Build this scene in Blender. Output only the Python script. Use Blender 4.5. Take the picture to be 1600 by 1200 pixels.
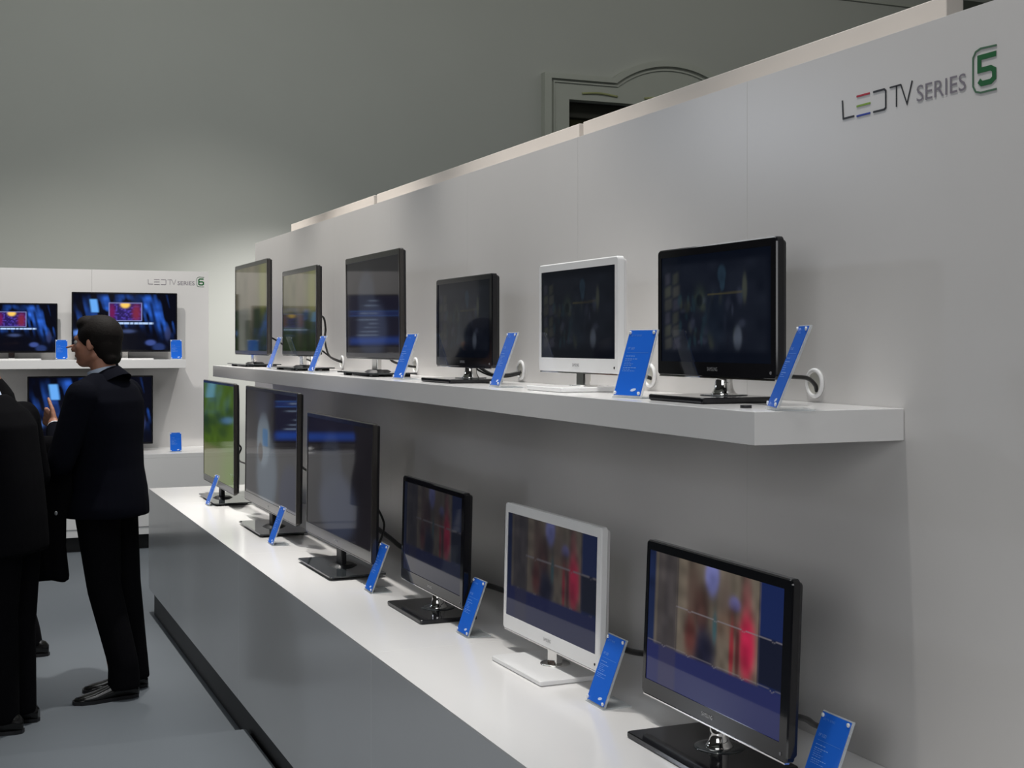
import bpy, bmesh, math, random
import numpy as np
from mathutils import Vector, Matrix

random.seed(5)
S = bpy.context.scene
C = S.collection
for o in list(bpy.data.objects):
    bpy.data.objects.remove(o)

# ------------------------------------------------------------ camera, world, light, exposure
CAMZ = 1.63
F_PX, HORIZON = 2100.0, 536.0
YAW = math.atan(875.0 / F_PX)
cam_d = bpy.data.cameras.new('camera')
cam_d.lens = 36.0 * F_PX / 1600.0
cam_d.sensor_width = 36.0
cam_d.shift_y = -(600.0 - HORIZON) / 1600.0
cam_d.clip_start = 0.02
cam = bpy.data.objects.new('camera', cam_d)
cam.location = (0, 0, CAMZ)
cam.rotation_euler = (math.pi / 2, 0, -YAW)
C.objects.link(cam)
S.camera = cam

world = bpy.data.worlds.new('world')
S.world = world
world.use_nodes = True
world.node_tree.nodes['Background'].inputs[0].default_value = (0.5, 0.55, 0.6, 1)
world.node_tree.nodes['Background'].inputs[1].default_value = 0.02

def light(kind, name, loc, target, power, color, size=0.1, size_y=None, spot=60, blend=0.6):
    d = bpy.data.lights.new(name, kind)
    d.energy = power
    d.color = color
    if kind == 'AREA':
        d.shape = 'RECTANGLE'
        d.size = size
        d.size_y = size_y or size
    elif kind == 'SPOT':
        d.spot_size = math.radians(spot)
        d.spot_blend = blend
        d.shadow_soft_size = size
    o = bpy.data.objects.new(name, d)
    o.location = loc
    v = Vector(target) - Vector(loc)
    o.rotation_euler = v.to_track_quat('-Z', 'Y').to_euler()
    C.objects.link(o)
    return o

# ceiling track spots over the front edge of the display, steep on to the counter
WARM = (1.0, 0.96, 0.91)
for i, (y, p) in enumerate(((2.4, 112), (4.4, 250), (6.4, 415), (8.3, 460))):
    light('SPOT', 'track_spot', (1.07, y, 4.6), (1.40, y - 0.15, 0.9), p, WARM, 0.05, spot=56, blend=0.7)
# spots over the far display stand and the palace wall behind it
light('SPOT', 'track_spot', (0.2, 9.4, 4.6), (0.6, 11.4, 1.2), 300, (1, 0.97, 0.93), 0.06, spot=80, blend=1.0)
light('SPOT', 'track_spot', (2.6, 10.0, 4.6), (2.0, 12.4, 0.8), 170, (1, 0.97, 0.93), 0.06, spot=85, blend=1.0)
light('SPOT', 'track_spot', (3.3, 11.0, 3.3), (2.7, 13.0, 0.8), 330, (1, 0.96, 0.96), 0.06, spot=75, blend=1.0)  # added unseen spot, only brightens the low part of the far wall
# added unseen fill that lifts the far wall, above the stand
light('AREA', 'far_wall_fill', (4.5, 10.6, 6.2), (4.5, 13.0, 3.2), 44, (1.0, 0.99, 0.95), 13.0, 0.4)
# added room fill, an area lamp below the plain ceiling for ambient light
light('AREA', 'ceiling_fill', (1.3, 4.8, 6.3), (1.3, 4.8, 0), 230, (0.95, 0.98, 1.0), 3.5, 11.0)
# added unseen fill behind the viewer, kept out of the screen reflections
light('AREA', 'rear_fill', (-2.8, -1.6, 2.5), (1.7, 3.6, 1.0), 75, (0.97, 0.98, 1.0), 3.0, 2.0)
# display light from the far left of the hall, low, bluish (throws the faint monitor shadows on the wall)
light('SPOT', 'hall_spot', (-3.1, 9.9, 3.5), (1.7, 2.9, 1.7), 110, (0.80, 0.87, 1.0), 0.25, spot=36, blend=0.6)

vs = S.view_settings
vs.view_transform = 'Standard'
vs.look = 'None'
vs.gamma = 1.0
vs.use_curve_mapping = False
vs.exposure = 0.0

# ------------------------------------------------------------ materials
MATS = {}
def mat(name, col, rough=0.5, metal=0.0, spec=0.5, coat=0.0, trans=0.0, noise=0.0, nscale=30.0,
        bump=0.0, emis=None, estr=0.0, attr=False, ior=1.45, alpha=1.0):
    if name in MATS:
        return MATS[name]
    m = bpy.data.materials.new(name)
    m.use_nodes = True
    nt = m.node_tree
    b = nt.nodes['Principled BSDF']
    b.inputs['Base Color'].default_value = (*col, 1)
    b.inputs['Roughness'].default_value = rough
    b.inputs['Metallic'].default_value = metal
    b.inputs['Specular IOR Level'].default_value = spec
    b.inputs['Coat Weight'].default_value = coat
    b.inputs['Coat Roughness'].default_value = 0.03
    b.inputs['Transmission Weight'].default_value = trans
    b.inputs['IOR'].default_value = ior
    b.inputs['Alpha'].default_value = alpha
    if emis:
        b.inputs['Emission Color'].default_value = (*emis, 1)
        b.inputs['Emission Strength'].default_value = estr
    if attr:
        a = nt.nodes.new('ShaderNodeAttribute')
        a.attribute_name = 'Col'
        nt.links.new(a.outputs['Color'], b.inputs['Emission Color'])
        b.inputs['Emission Strength'].default_value = estr
    if noise or bump:
        tc = nt.nodes.new('ShaderNodeTexCoord')
        n = nt.nodes.new('ShaderNodeTexNoise')
        n.inputs['Scale'].default_value = nscale
        n.inputs['Detail'].default_value = 4
        nt.links.new(tc.outputs['Object'], n.inputs['Vector'])
        if noise:
            mx = nt.nodes.new('ShaderNodeMix')
            mx.data_type = 'RGBA'
            mx.inputs['A'].default_value = (*[c * (1 - noise) for c in col], 1)
            mx.inputs['B'].default_value = (*[min(1, c * (1 + noise)) for c in col], 1)
            nt.links.new(n.outputs['Fac'], mx.inputs['Factor'])
            nt.links.new(mx.outputs['Result'], b.inputs['Base Color'])
        if bump:
            bp = nt.nodes.new('ShaderNodeBump')
            bp.inputs['Strength'].default_value = bump
            bp.inputs['Distance'].default_value = 0.002
            nt.links.new(n.outputs['Fac'], bp.inputs['Height'])
            nt.links.new(bp.outputs['Normal'], b.inputs['Normal'])
    MATS[name] = m
    return m

M_LAM = mat('white_laminate', (0.84, 0.83, 0.82), 0.16, noise=0.02, nscale=3)
M_FRONT = mat('counter_front_laminate', (0.80, 0.81, 0.82), 0.16, noise=0.02, nscale=3)
M_WALLP = mat('partition_paint', (0.68, 0.665, 0.65), 0.30, noise=0.02, nscale=5, spec=0.4)
M_CAP = mat('partition_core', (0.76, 0.70, 0.64), 0.6, noise=0.04, nscale=6)
M_GREEN = mat('palace_plaster', (0.47, 0.485, 0.445), 0.75, noise=0.03, nscale=1.5, bump=0.1)
M_GREEN2 = mat('palace_trim', (0.47, 0.49, 0.43), 0.6, noise=0.04, nscale=5)
M_DARKROOM = mat('dark_hall_paint', (0.06, 0.055, 0.05), 0.8, noise=0.1, nscale=2)
M_CEIL = mat('ceiling_plaster', (0.55, 0.58, 0.52), 0.8, noise=0.03, nscale=2)
M_KICK = mat('black_plinth', (0.012, 0.012, 0.013), 0.5, noise=0.1, nscale=8)
M_FLOOR = mat('grey_floor_vinyl', (0.115, 0.13, 0.145), 0.55, noise=0.05, nscale=2.2, spec=0.25, bump=0.03)
M_BLACK = mat('gloss_black_plastic', (0.008, 0.008, 0.010), 0.08, spec=0.5, noise=0.1, nscale=20)
M_TVGREY = mat('smoke_grey_bezel', (0.035, 0.032, 0.03), 0.14, spec=0.8, noise=0.1, nscale=20)
M_BACKPL = mat('matte_black_plastic', (0.012, 0.012, 0.014), 0.45, noise=0.1, nscale=40)
M_WHITEPL = mat('gloss_white_plastic', (0.90, 0.90, 0.90), 0.12, noise=0.02, nscale=20)
M_CHROME = mat('chrome', (0.78, 0.77, 0.75), 0.08, metal=1.0, noise=0.03, nscale=10)
M_SCREEN = mat('lit_screen', (0.004, 0.004, 0.005), 0.04, spec=0.17, attr=True, estr=1.0)
M_SMOKE = mat('smoked_glass', (0.03, 0.035, 0.038), 0.04, spec=0.8, noise=0.05, nscale=9)
M_LOGO = mat('silver_print', (0.55, 0.55, 0.55), 0.3, metal=0.6, noise=0.04, nscale=50)
M_LOGOG = mat('grey_print', (0.16, 0.16, 0.17), 0.4, noise=0.04, nscale=50)
M_CABLE = mat('black_cable', (0.01, 0.01, 0.01), 0.4, noise=0.1, nscale=60)
M_BLUE = mat('blue_print', (0.02, 0.15, 0.72), 0.12, spec=0.5, noise=0.03, nscale=12)
M_ACR = mat('clear_acrylic', (0.86, 0.92, 0.94), 0.04, spec=0.6, noise=0.01, nscale=10, alpha=0.38)
M_STUD = mat('clear_stud', (0.85, 0.88, 0.9), 0.15, spec=0.8, noise=0.02, nscale=80)
M_WTXT = mat('white_print', (0.62, 0.74, 0.95), 0.4, noise=0.02, nscale=80)
M_WTXT2 = mat('faint_print', (0.10, 0.28, 0.75), 0.4, noise=0.02, nscale=80)
M_SUIT = mat('black_wool', (0.003, 0.003, 0.004), 0.9, spec=0.08, noise=0.3, nscale=150, bump=0.2)
M_SUIT2 = mat('navy_black_wool', (0.003, 0.0035, 0.007), 0.9, spec=0.08, noise=0.3, nscale=150, bump=0.2)
M_SHOE = mat('black_leather', (0.008, 0.008, 0.008), 0.18, noise=0.2, nscale=30)
M_SKIN = mat('skin', (0.42, 0.20, 0.13), 0.5, noise=0.08, nscale=25)
M_HAIR = mat('dark_hair', (0.006, 0.004, 0.003), 0.75, spec=0.25, noise=0.4, nscale=120, bump=0.6)
M_HAIRG = mat('greying_hair', (0.05, 0.045, 0.045), 0.6, noise=0.5, nscale=120, bump=0.6)
M_SHIRT = mat('pale_blue_shirt', (0.50, 0.58, 0.72), 0.7, noise=0.04, nscale=60)
M_EYE = mat('eye', (0.5, 0.5, 0.48), 0.1, noise=0.05, nscale=200)
M_BLK = mat('black_print', (0.01, 0.01, 0.012), 0.4, noise=0.05, nscale=50)
M_GRYP = mat('grey_lettering_print', (0.22, 0.20, 0.23), 0.4, noise=0.05, nscale=50)
M_RED = mat('red_print', (0.45, 0.01, 0.03), 0.4, noise=0.05, nscale=50)
M_LIME = mat('lime_print', (0.22, 0.38, 0.03), 0.4, noise=0.05, nscale=50)
M_BLU2 = mat('deep_blue_print', (0.01, 0.04, 0.36), 0.4, noise=0.05, nscale=50)
M_GRN = mat('dark_green_print', (0.008, 0.12, 0.03), 0.4, noise=0.05, nscale=50)
M_GRNL = mat('soft_green_print', (0.07, 0.16, 0.09), 0.4, noise=0.05, nscale=50)

# ------------------------------------------------------------ mesh helpers
class MB:
    """collects shapes into one bmesh"""
    def __init__(s):
        s.bm = bmesh.new()
        s.M = Matrix.Identity(4)
    def v(s, p):
        return s.bm.verts.new(s.M @ Vector(p))
    def box(s, a, b, bev=0.0):
        x0, y0, z0 = [min(a[i], b[i]) for i in range(3)]
        x1, y1, z1 = [max(a[i], b[i]) for i in range(3)]
        vs = [s.v(p) for p in ((x0, y0, z0), (x1, y0, z0), (x1, y1, z0), (x0, y1, z0),
                               (x0, y0, z1), (x1, y0, z1), (x1, y1, z1), (x0, y1, z1))]
        fs = [s.bm.faces.new([vs[i] for i in f]) for f in
              ((0, 3, 2, 1), (4, 5, 6, 7), (0, 1, 5, 4), (1, 2, 6, 5), (2, 3, 7, 6), (3, 0, 4, 7))]
        if bev:
            es = list({e for f in fs for e in f.edges})
            bmesh.ops.bevel(s.bm, geom=es, offset=bev, segments=2, profile=0.5, affect='EDGES')
        return s
    def loft(s, rings, cap0=True, cap1=True, smooth=False):
        R = [[s.v(p) for p in r] for r in rings]
        n = len(R[0])
        for a, b in zip(R, R[1:]):
            for i in range(n):
                f = s.bm.faces.new((a[i], a[(i + 1) % n], b[(i + 1) % n], b[i]))
                f.smooth = smooth
        if cap0:
            s.bm.faces.new(R[0][::-1])
        if cap1:
            s.bm.faces.new(R[-1])
        return s
    def cyl(s, p, q, r0, r1=None, n=16, smooth=True):
        r1 = r0 if r1 is None else r1
        p, q = Vector(p), Vector(q)
        d = (q - p).normalized()
        a = d.orthogonal().normalized()
        b = d.cross(a)
        rs = []
        for c, r in ((p, r0), (q, r1)):
            rs.append([c + a * (r * math.cos(t)) + b * (r * math.sin(t)) for t in [2 * math.pi * k / n for k in range(n)]])
        return s.loft(rs, smooth=smooth)
    def tube(s, pts, r, n=8, sub=6):
        P = [Vector(p) for p in pts]
        Q = []
        for i in range(len(P) - 1):
            p0, p1, p2, p3 = P[max(i - 1, 0)], P[i], P[i + 1], P[min(i + 2, len(P) - 1)]
            for k in range(sub):
                t = k / sub
                Q.append(0.5 * ((2 * p1) + (p2 - p0) * t + (2 * p0 - 5 * p1 + 4 * p2 - p3) * t * t + (3 * p1 - p0 - 3 * p2 + p3) * t ** 3))
        Q.append(P[-1])
        rings = []
        a = None
        for i, q in enumerate(Q):
            d = (Q[min(i + 1, len(Q) - 1)] - Q[max(i - 1, 0)]).normalized()
            a = d.orthogonal().normalized() if a is None else (a - d * a.dot(d)).normalized()
            b = d.cross(a)
            rings.append([q + a * (r * math.cos(t)) + b * (r * math.sin(t)) for t in [2 * math.pi * k / n for k in range(n)]])
        return s.loft(rings, smooth=True)
    def lathe(s, c, prof, n=24, axis='z'):
        rings = []
        for r, h in prof:
            ring = []
            for k in range(n):
                t = 2 * math.pi * k / n
                a, b = r * math.cos(t), r * math.sin(t)
                ring.append((c[0] + a, c[1] + b, c[2] + h) if axis == 'z' else (c[0] - h, c[1] + a, c[2] + b))
            rings.append(ring)
        return s.loft(rings, smooth=True)
    def ball(s, c, r, n=12, m=8, rot=None):
        r = (r, r, r) if isinstance(r, (int, float)) else r
        rings = []
        for j in range(1, m):
            ph = math.pi * j / m
            ring = []
            for k in range(n):
                t = 2 * math.pi * k / n
                p = Vector((r[0] * math.sin(ph) * math.cos(t), r[1] * math.sin(ph) * math.sin(t), -r[2] * math.cos(ph)))
                if rot:
                    p = rot @ p
                ring.append(Vector(c) + p)
            rings.append(ring)
        return s.loft(rings, smooth=True)
    def cap(s, p, q, r0, r1, n=14):
        s.cyl(p, q, r0, r1, n)
        s.ball(p, r0, n, 8)
        s.ball(q, r1, n, 8)
        return s
    def plate(s, pts, ax, e=0.0):
        """flat polygon, ax(u,v,w)->point, thickness e"""
        a = [s.v(ax(u, v, 0)) for u, v in pts]
        b = [s.v(ax(u, v, e)) for u, v in pts]
        n = len(a)
        s.bm.faces.new(a)
        s.bm.faces.new(b[::-1])
        for i in range(n):
            s.bm.faces.new((a[i], b[i], b[(i + 1) % n], a[(i + 1) % n]))
        return s
    def ribbon(s, pts, w, ax, e=0.001):
        P = [Vector(p) for p in pts]
        Lf, Rt = [], []
        for i, p in enumerate(P):
            d0 = (P[i] - P[i - 1]).normalized() if i else (P[1] - P[0]).normalized()
            d1 = (P[i + 1] - P[i]).normalized() if i < len(P) - 1 else d0
            n0, n1 = Vector((-d0.y, d0.x)), Vector((-d1.y, d1.x))
            m = (n0 + n1)
            m = m / max(0.35, m.length_squared / 2) if m.length > 1e-6 else n0
            Lf.append(p + m * (w / 2))
            Rt.append(p - m * (w / 2))
        for i in range(len(P) - 1):
            s.plate([Lf[i], Lf[i + 1], Rt[i + 1], Rt[i]], ax, e)
        return s
    def build(s, name, m, parent=None, smooth=None, recalc=True):
        if recalc:
            bmesh.ops.recalc_face_normals(s.bm, faces=s.bm.faces[:])
        me = bpy.data.meshes.new(name)
        s.bm.to_mesh(me)
        s.bm.free()
        me.materials.append(m)
        o = bpy.data.objects.new(name, me)
        C.objects.link(o)
        if parent is not None:
            o.parent = parent
        return o

def text_into(mb, string, ax, u0, v0, width, height, e=0.0008):
    """lettering fitted into a box whose lower left corner is u0,v0"""
    cu = bpy.data.curves.new('t', 'FONT')
    cu.body = string
    cu.resolution_u = 3
    ob = bpy.data.objects.new('t', cu)
    C.objects.link(ob)
    dg = bpy.context.evaluated_depsgraph_get()
    me = bpy.data.meshes.new_from_object(ob.evaluated_get(dg))
    co = np.array([v.co[:] for v in me.vertices])
    mn, mx = co.min(0), co.max(0)
    sx, sy = width / (mx[0] - mn[0]), height / (mx[1] - mn[1])
    vs = [mb.v(ax(u0 + (c[0] - mn[0]) * sx, v0 + (c[1] - mn[1]) * sy, e)) for c in co]
    for p in me.polygons:
        try:
            mb.bm.faces.new([vs[i] for i in p.vertices])
        except ValueError:
            pass
    bpy.data.objects.remove(ob)
    bpy.data.curves.remove(cu)
    bpy.data.meshes.remove(me)

def thing(name, label, cat, loc=(0, 0, 0), rz=0.0, group=None):
    o = bpy.data.objects.new(name, None)
    o.empty_display_size = 0.05
    C.objects.link(o)
    o.location = loc
    o.rotation_euler = (0, 0, rz)
    tag(o, label, cat, group)
    return o

def tag(o, label, cat, group=None):
    o['label'] = label
    o['category'] = cat
    if group:
        o['group'] = group
    return o

def struct(name, mb, m, label=None):
    o = mb.build(name, m)
    o['kind'] = 'structure'
    if label:
        o['label'] = label
    return o

# ------------------------------------------------------------ room shell
struct('floor', MB().box((-4.2, -2.5, -0.05), (9.5, 13.2, 0)), M_FLOOR, 'cool grey sheet floor of the exhibition hall')
YB = 13.0
XO0, XO1, ZO = 6.05, 8.53, 4.22            # dark doorway opening under the arched surround
wb = MB()
wb.box((-4.2, YB, 0), (XO0, YB + 0.3, 6.6))
wb.box((XO1, YB, 0), (9.5 + 3, YB + 0.3, 6.6))
wb.box((XO0, YB, ZO), (XO1, YB + 0.3, 6.6))
wall_back = struct('wall_back', wb, M_GREEN, 'high grey-green plaster wall behind the display stands')
struct('wall_left', MB().box((-4.4, -2.5, 0), (-4.2, 13.2, 6.6)), M_DARKROOM)
struct('wall_front', MB().box((-4.2, -2.7, 0), (12.5, -2.5, 6.6)), M_DARKROOM)
struct('wall_right', MB().box((12.5, -2.5, 0), (12.7, 13.2, 6.6)), M_GREEN)
struct('ceiling', MB().box((-4.4, -2.7, 6.6), (12.7, 13.3, 6.8)), M_CEIL)
# moulding high on the wall
tr = MB()
tr.box((8.9, YB - 0.03, 5.635), (10.75, YB, 5.665), 0.005)
struct('trim_1', tr, M_GREEN2, 'thin horizontal moulding high on the green wall')
dk = MB().box((11.0, YB - 0.06, 4.6), (11.85, YB, 5.79))  # thin dark rectangle set on the far wall
struct('wall_patch', dk, mat('dark_patch', (0.10, 0.11, 0.095), 0.7, noise=0.1, nscale=4), 'dark rectangle on the green wall behind the partition top')

# arched door surround
def arc_outline(x0, x1, za, xa0, xa1, zp, n=22):
    pts = [(x0, 0.0), (x0, za), (xa0, za)]
    cx, hw, hh = (xa0 + xa1) / 2, (xa1 - xa0) / 2, zp - za
    R = (hw * hw + hh * hh) / (2 * hh)
    a = math.asin(min(1, hw / R))
    for k in range(1, n):
        t = -a + 2 * a * k / n
        pts.append((cx + R * math.sin(t), zp - R + R * math.cos(t)))
    pts += [(xa1, za), (x1, za), (x1, 0.0)]
    return pts
door = MB()
out = arc_outline(5.75, 8.83, 4.48, 6.56, 8.02, 4.72)
inn = arc_outline(XO0, XO1, ZO, 6.56, 8.02, ZO + 0.0001)
ax = lambda u, v, w: (u, YB - 0.06 + w, v)
for a, b, c, d in zip(out, out[1:], inn[1:], inn):
    door.plate([a, b, c, d], ax, 0.06)
dfr = door.build('door_1', M_GREEN2)
dfr['kind'] = 'structure'
dfr['label'] = 'tall palace doorway with arched plaster surround above the partition'
o1 = arc_outline(5.75, 8.83, 4.48, 6.56, 8.02, 4.72)
o2 = arc_outline(5.83, 8.75, 4.425, 6.60, 7.98, 4.655)
ml = MB()
for w, (A, B) in ((-0.05, (o1, o2)),):
    for a, b, c, d in zip(A, A[1:], B[1:], B):
        ml.plate([a, b, c, d], lambda u, v, e: (u, YB - 0.10 + e, v), 0.04)
ml.build('moulding', M_GREEN2, dfr)
ml = MB()
o3 = arc_outline(5.86, 8.72, 4.405, 6.615, 7.965, 4.63)
o4 = arc_outline(5.875, 8.705, 4.39, 6.625, 7.955, 4.612)
for a, b, c, d in zip(o3, o3[1:], o4[1:], o4):
    ml.plate([a, b, c, d], lambda u, v, e: (u, YB - 0.075 + e, v), 0.015)
ml.build('inner_bead', M_GREEN2, dfr)
md = MB()
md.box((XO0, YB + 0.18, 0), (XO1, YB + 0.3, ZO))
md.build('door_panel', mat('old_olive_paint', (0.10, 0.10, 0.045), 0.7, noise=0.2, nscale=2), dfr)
md = MB().box((XO0, YB + 0.08, ZO - 0.17), (XO1, YB + 0.2, ZO), 0.01)
md.build('lintel', mat('dark_wood', (0.03, 0.03, 0.022), 0.6, noise=0.2, nscale=2), dfr)
for k in range(2):
    md = MB().tube([(6.2 + k * 0.75, YB - 0.065, 4.29), (6.4 + k * 0.75, YB - 0.07, 4.305), (6.62 + k * 0.75, YB - 0.065, 4.285)], 0.012, 6)
    md.build('stucco_ornament', mat('olive_gilt', (0.36, 0.38, 0.18), 0.5, noise=0.1, nscale=9), dfr)

# raised part of the floor nearer the camera
pl = MB().box((-4.15, -2.4, 0), (1.112, 5.5, 0.05), 0.003).build('floor_platform', M_FLOOR)
tag(pl, 'low grey raised floor section beside the near counter plinth', 'platform')

# ------------------------------------------------------------ partition wall (near display)
WX = 1.787
pw = thing('partition_wall', 'white panelled partition wall behind the long monitor display', 'partition', (WX, 3.6, 0))
def W(o):                                    # keep world coordinates under a parent at pw
    o.location = (-WX, -3.6, 0)
    return o
YS = [8.56, 7.60, 6.64, 5.68, 4.72, 3.76, 2.80, 1.84, 0.88, -0.08, -1.04]
for a, b in zip(YS, YS[1:]):
    W(MB().box((WX, b + 0.0004, 0), (WX + 0.03, a - 0.0004, 2.267), 0.0003).build('panel', M_WALLP, pw))
W(MB().box((WX + 0.03, -1.04, 0), (WX + 0.09, 8.54, 2.2)).build('backing', M_WALLP, pw))
for a, b in ((7.98, 6.26), (6.21, 3.955), (3.925, 2.205)):
    W(MB().box((1.885, b, 0.0), (1.93, a, 2.345), 0.002).build('rear_board', M_CAP, pw))
W(MB().box((1.90, 3.86, 0.02), (1.925, 3.90, 2.33), 0.002).build('rear_upright', M_CAP, pw))

# lettering: coordinates in metres from the left end of the word
def logo(numeral, ax, parent, fix, m_led=M_BLK):
    mk = lambda: MB()
    fix(mk().ribbon([(0.0, 0.043), (0.003, 0.003), (0.041, 0.003)], 0.004, ax).ribbon(
        [(0.106, 0.043), (0.142, 0.043), (0.147, 0.039), (0.147, 0.004), (0.142, 0.001), (0.106, 0.001)], 0.004, ax).ribbon(
        [(0.160, 0.043), (0.195, 0.043)], 0.003, ax).ribbon([(0.181, 0.043), (0.181, 0.0)], 0.003, ax).ribbon(
        [(0.195, 0.043), (0.214, 0.001), (0.230, 0.045)], 0.003, ax).build('lettering', m_led, parent))
    fix(mk().ribbon([(0.050, 0.0430), (0.094, 0.0430)], 0.004, ax).build('red_bar', M_RED if numeral == '5' else M_GRYP, parent))
    fix(mk().ribbon([(0.050, 0.0220), (0.096, 0.0220)], 0.004, ax).build('lime_bar', M_LIME if numeral == '5' else M_GRYP, parent))
    fix(mk().ribbon([(0.050, 0.0010), (0.096, 0.0010)], 0.004, ax).build('blue_bar', M_BLU2 if numeral == '5' else M_GRYP, parent))
    t = mk()
    text_into(t, 'SERIES', ax, 0.244, -0.001, 0.142, 0.033)
    fix(t.build('lettering', M_GRYP, parent))
    fix(mk().ribbon([(0.467, 0.068), (0.425, 0.070), (0.412, 0.066), (0.405, 0.056), (0.405, 0.002), (0.412, -0.009), (0.425, -0.013), (0.467, -0.013)],
                    0.0035, ax).build('number_bracket', M_GRNL, parent))
    t = mk()
    if numeral == '5':
        t.ribbon([(0.466, 0.053), (0.422, 0.053), (0.422, 0.029), (0.452, 0.029), (0.461, 0.024), (0.461, 0.009), (0.452, 0.0035), (0.428, 0.0035), (0.421, 0.010)], 0.010, ax)
    else:
        t.ribbon([(0.462, 0.053), (0.430, 0.053), (0.422, 0.047), (0.422, 0.009), (0.430, 0.0035), (0.452, 0.0035), (0.461, 0.009), (0.461, 0.024), (0.452, 0.029), (0.425, 0.029)], 0.010, ax)
    fix(t.build('numeral', M_GRN, parent))
logo('5', lambda u, v, w: (WX - 0.0005 - w, 2.420 - u, 2.114 + v), pw, W)

# ------------------------------------------------------------ near counter and shelf
def V(root):
    L = Vector(root.location)
    def f(o):
        o.location = -L
        return o
    return f
ct = thing('display_counter', 'long white counter with grey glossy front and black plinth', 'counter', (1.45, 4.5, 0))
fx = V(ct)
CY = [8.36, 7.51, 5.60, 3.68, 1.75, -0.2]
for a, b in zip(CY, CY[1:]):
    fx(MB().box((1.10, b + 0.0004, 0.744), (WX - 0.001, a - 0.0004, 0.75), 0.0006).build('top_panel', M_LAM, ct))
    fx(MB().box((1.10, b + 0.0006, 0.147), (1.118, a - 0.0006, 0.7438), 0.0005).build('front_panel', M_FRONT, ct))
fx(MB().box((1.119, 8.345, 0.147), (WX - 0.005, 8.36, 0.7438), 0.0005).build('end_panel', M_FRONT, ct))
fx(MB().box((1.122, -0.2, 0.0), (WX - 0.01, 8.28, 0.146)).build('plinth', M_KICK, ct))
sh = thing('display_shelf', 'long white wall shelf carrying the upper row of monitors', 'shelf', (1.6, 5.1, 1.43))
fx = V(sh)
fx(MB().box((1.43, 2.215, 1.432), (WX - 0.001, 8.05, 1.497), 0.0012).build('board', M_LAM, sh))
cc = MB().cyl((1.50, 2.355, 1.497), (1.50, 2.355, 1.503), 0.012).build('cable_cover', M_BACKPL)
tag(cc, 'tiny black round cover on the near end of the upper shelf', 'cover')

# ------------------------------------------------------------ far display stand
fw = thing('partition_wall', 'white partition with small green number 6, behind the far televisions', 'partition', (0.5, 11.62, 0))
fx = V(fw)
XS = [2.03, 1.07, 0.11, -0.85, -1.3]
for a, b in zip(XS, XS[1:]):
    fx(MB().box((b + 0.0005, 11.62, 0), (a - 0.0005, 11.65, 2.24), 0.0003).build('panel', M_WALLP, fw))
fx(MB().box((-1.3, 11.65, 0), (2.02, 11.71, 2.20)).build('backing', M_WALLP, fw))
logo('6', lambda u, v, w: (1.523 + u, 11.6195 - w, 2.124 + v), fw, fx, M_GRYP)
fc = thing('display_counter', 'white far counter on black plinth at the back of the room', 'counter', (0.5, 11.2, 0))
fx = V(fc)
fx(MB().box((-1.3, 10.93, 0.715), (2.02, 11.619, 0.75), 0.0012).build('top_panel', M_LAM, fc))
fx(MB().box((-1.3, 10.93, 0.18), (2.02, 10.95, 0.7145), 0.001).build('front_panel', M_LAM, fc))
fx(MB().box((-1.3, 10.935, 0.118), (2.02, 10.952, 0.178), 0.001).build('lower_rail', M_LAM, fc))
fx(MB().box((-1.3, 11.0, 0), (1.98, 11.6, 0.117)).build('plinth', M_KICK, fc))
fs = MB().box((-1.3, 11.26, 1.425), (1.782, 11.618, 1.494), 0.0012).build('display_shelf', M_LAM)
tag(fs, 'short white wall shelf under the far upper televisions', 'shelf')

# ------------------------------------------------------------ screen pictures
rs = np.random.RandomState(3)
def vnoise(U, V, fx_, fy_, seed):
    r = np.random.RandomState(seed).rand(int(fy_) + 2, int(fx_) + 2)
    x, y = U * fx_, V * fy_
    i, j = np.clip(x.astype(int), 0, int(fx_)), np.clip(y.astype(int), 0, int(fy_))
    a, b = x - i, y - j
    a, b = a * a * (3 - 2 * a), b * b * (3 - 2 * b)
    return (r[j, i] * (1 - a) + r[j, i + 1] * a) * (1 - b) + (r[j + 1, i] * (1 - a) + r[j + 1, i + 1] * a) * b
def blob(U, V, cx, cy, rx, ry, soft=1.0):
    d = ((U - cx) / rx) ** 2 + ((V - cy) / ry) ** 2
    return 1 / (1 + np.exp((np.sqrt(d) - 1.0) * 9.0 / soft))
def rect(U, V, x0, x1, y0, y1, s=0.006):
    f = lambda t: np.clip(t / s + 0.5, 0, 1)
    return f(U - x0) * f(x1 - U) * f(V - y0) * f(y1 - V)
def over(I, m, col):
    return I * (1 - m[..., None]) + np.array(col) * m[..., None]
def base(U, col):
    return np.ones(U.shape + (3,)) * np.array(col)

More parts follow.
